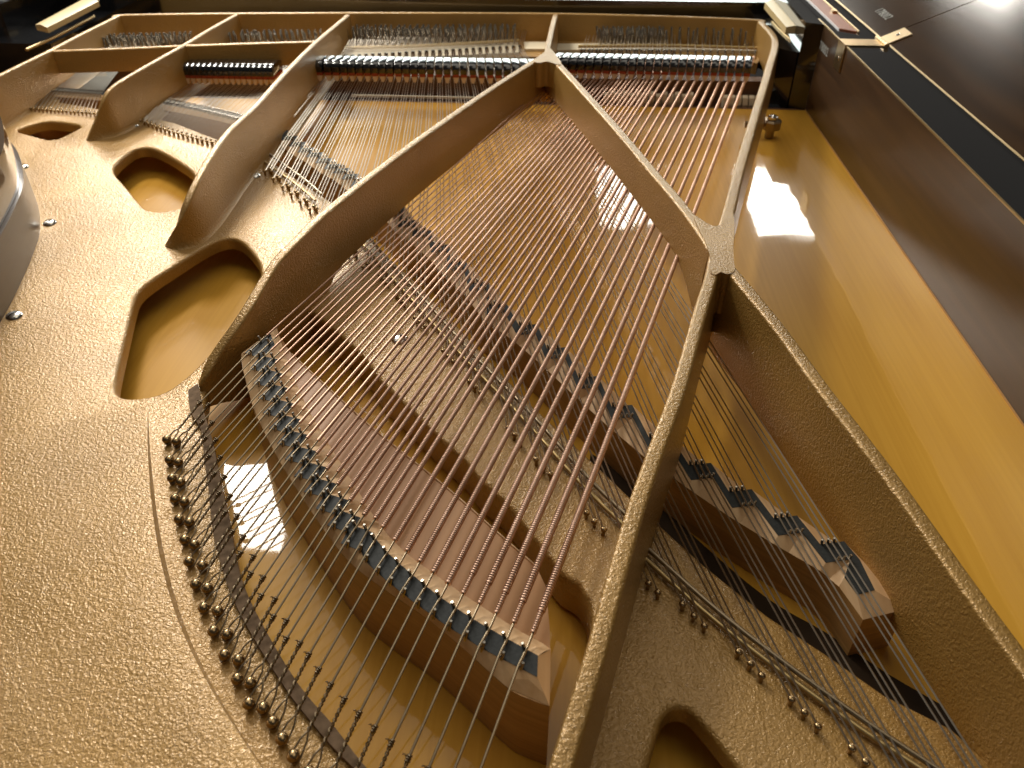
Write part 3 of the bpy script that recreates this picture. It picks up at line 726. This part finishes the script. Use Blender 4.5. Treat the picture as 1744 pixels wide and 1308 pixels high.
# --- stretcher, key blocks, desk slides ---------------------------------------------
MB().box((-1.20, 1.885, -.05), (.45, 1.92, .0665)).build('stretcher', BLACK, piano)
MB().box((-1.20, 1.921, .050), (.45, 2.6, .0675)).build('fallboard', BLACK, piano)
kb = poly_prism('key_block', [Vector((XS - .030, 1.57, 0)), Vector((XS - .0004, 1.557, 0)), Vector((XS - .0004, 2.1, 0)), Vector((XS - .022, 2.1, 0))], ZR, ZB - .05, BLACK, piano)
kc = poly_prism('key_block', [Vector((.405, 1.60, 0)), Vector((XS - .0315, 1.575, 0)), Vector((XS - .026, 2.0, 0)), Vector((.40, 2.0, 0))], .045, ZB - .05, BLACK, piano)
bar('block_trim', [(1316, 38), (1340, 62), (1366, 82)], .046, .0035, GOLDT, kc)
def slide(quad, z, h, parent):
    a, b, c, d = [G(x, y, z) for x, y in quad]      # near-left, near-right, far-right, far-left
    ml, mf = (a + b) / 2 + Vector((0, 0, .003)), (c + d) / 2 + Vector((0, 0, .003)); dz = Vector((0, 0, h))
    s = MB().add([a, ml, b, d, mf, c, a - dz, b - dz, d - dz, c - dz], [(0, 1, 4, 3), (1, 2, 5, 4), (0, 6, 7, 2, 1), (0, 3, 8, 6), (2, 7, 9, 5), (3, 4, 5, 9, 8)]).build('desk_slide', SLIDE, parent, 20)
    return fixn(s)
slide([(1339, 46), (1369, 47), (1326, -2), (1303, 4)], .075, .012, piano)
s2 = slide([(80, 47), (60, 42), (150, -6), (168, 2)], .070, .010, piano)
# treble key block and cheek
kt = MB().box((-1.30, 1.60, -.06), (-1.02, 2.1, .030)).build('key_block', BLACK, piano)
MB().box((-1.42, 1.66, -.06), (-1.14, 2.3, .088)).build('treble_cheek', BLACK, piano)
bar('cheek_trim', [(45, 85), (95, 62), (160, 28)], .040, .003, GOLDT, piano)
# nut on the bass side of the plate
q = G(1315, 206, -.025)
nt = MB().lathe([(.008, -.0198), (.008, -.004), (.017, -.003), (.017, .010), (.014, .013)], 8).build('rim_bolt', OLDST, piano, 30); nt.location = (q.x, q.y, -.035)
MB().tube([(-.045, .0, .003), (.0, 0, .003)], .006, 8).build('bolt_arm', OLDST, nt)
MB().lathe([(.009, .013), (.009, .018), (.006, .020)], 12).build('bolt_head', CHROME, nt)

# --- lid ------------------------------------------------------------------------------
lid = bpy.data.objects.new('lid', None); col.objects.link(lid); lid.parent = piano; lid.location = (.533, 0, ZR + .002); lid.rotation_euler = (0, R_(-24), 0)
MB().box((.0, .10, -.020), (1.30, 1.459, 0)).build('main_board', LIDW, lid)
MB().box((.0, 1.462, -.020), (1.30, 2.2, 0)).build('front_board', LIDW, lid)
for y0, y1 in ((.10, 1.459), (1.462, 2.2)):
    MB().box((-.0015, y0, -.021), (-.0002, y1, .0)).build('lid_edge', BLACK, lid)
    MB().box((-.0015, y0, .0), (.0012, y1, .0012)).build('lid_edge_line', GOLDT, lid)
# reddish strip and hinge line on the front part of the rim top
ribbon('bare_strip', [Vector((.480, 1.52, 0)), Vector((.480, 2.05, 0))], [Vector((.505, 1.50, 0)), Vector((.505, 2.05, 0))], ZR + .0004, ZR + .0024, RED, rim)
MB().tube([(.5085, 1.50, ZR + .002), (.5085, 2.05, ZR + .002)], .0018, 8).build('hinge_line', BRASS, rim)
MB().box((.497, 1.635, ZR + .0026), (.507, 1.65, ZR + .006)).build('catch', BRASS, rim)
# hinge
hg = MB()
for k in range(5): hg.tube([(.527, 1.405 + k * .011, ZR + .003), (.527, 1.4145 + k * .011, ZR + .003)], .0042, 10)
hinge = hg.build('hinge', BRASS, lid); hinge.matrix_parent_inverse = Matrix.LocRotScale(lid.location, lid.rotation_euler, None).inverted()
MB().box((.035 - .035, 1.418, .0004), (.038, 1.458, .0022)).build('hinge_leaf', BRASS, lid)
lf = MB().box((XS - .0026, 1.410, ZR - .042), (XS - .0009, 1.450, ZR + .0012)); lf.box((XS - .0026, 1.410, ZR + .0006), (.527, 1.450, ZR + .0022)); lf.build('hinge_leaf', BRASS, rim)
SLOTM = MB().lathe([(.0038, -.0002), (.0036, .0006), (.002, .0010)], 10).mesh('leaf_screw'); SLOTM.materials.append(CHROME)
inst('leaf_screw', SLOTM, (.022, 1.438, .0022), lid)
inst('leaf_screw', SLOTM, (XS - .0026, 1.430, ZR - .024), rim, (0, R_(-90), 0))
# stamped serial number, on the rim and on the lid
def stamp(txt, size, M, parent):
    cu = bpy.data.curves.new('stamp', 'FONT'); cu.body = txt; cu.size = size; cu.extrude = .0002; cu.space_character = 1.15
    t = bpy.data.objects.new('stamp', cu); col.objects.link(t)
    dg = bpy.context.evaluated_depsgraph_get(); me = bpy.data.meshes.new_from_object(t.evaluated_get(dg)); bpy.data.objects.remove(t)
    me.materials.clear(); o = obj('serial_stamp', me, STAMP, parent, 0); o.matrix_local = M; return o
stamp('178002', .020, Matrix(((0, 0, -1, XS - .0008), (-1, 0, 0, 1.565), (0, 1, 0, ZR - .040), (0, 0, 0, 1))), rim)
stamp('178002', .020, Matrix(((0, 1, 0, .030), (-1, 0, 0, 1.60), (0, 0, 1, .0006), (0, 0, 0, 1))), lid)

# --- white cloth lying on the treble cheek ----------------------------------------------
v = []; f = []
for i in range(9):
    for j in range(7):
        v.append((-1.30 + i * .022, 1.72 + j * .03, .089 + .003 * math.sin(i * 1.1 + j * .7) + .004))
for i in range(8):
    for j in range(6): f.append((i * 7 + j, i * 7 + j + 1, i * 7 + j + 8, i * 7 + j + 7))
wc = fixn(mk('white_cloth', v, f, WHITE, None, 60)); sm = wc.modifiers.new('thick', 'SOLIDIFY'); sm.thickness = .003
wc['label'] = 'white folded cloth on the black corner at the far left'; wc['category'] = 'cloth'
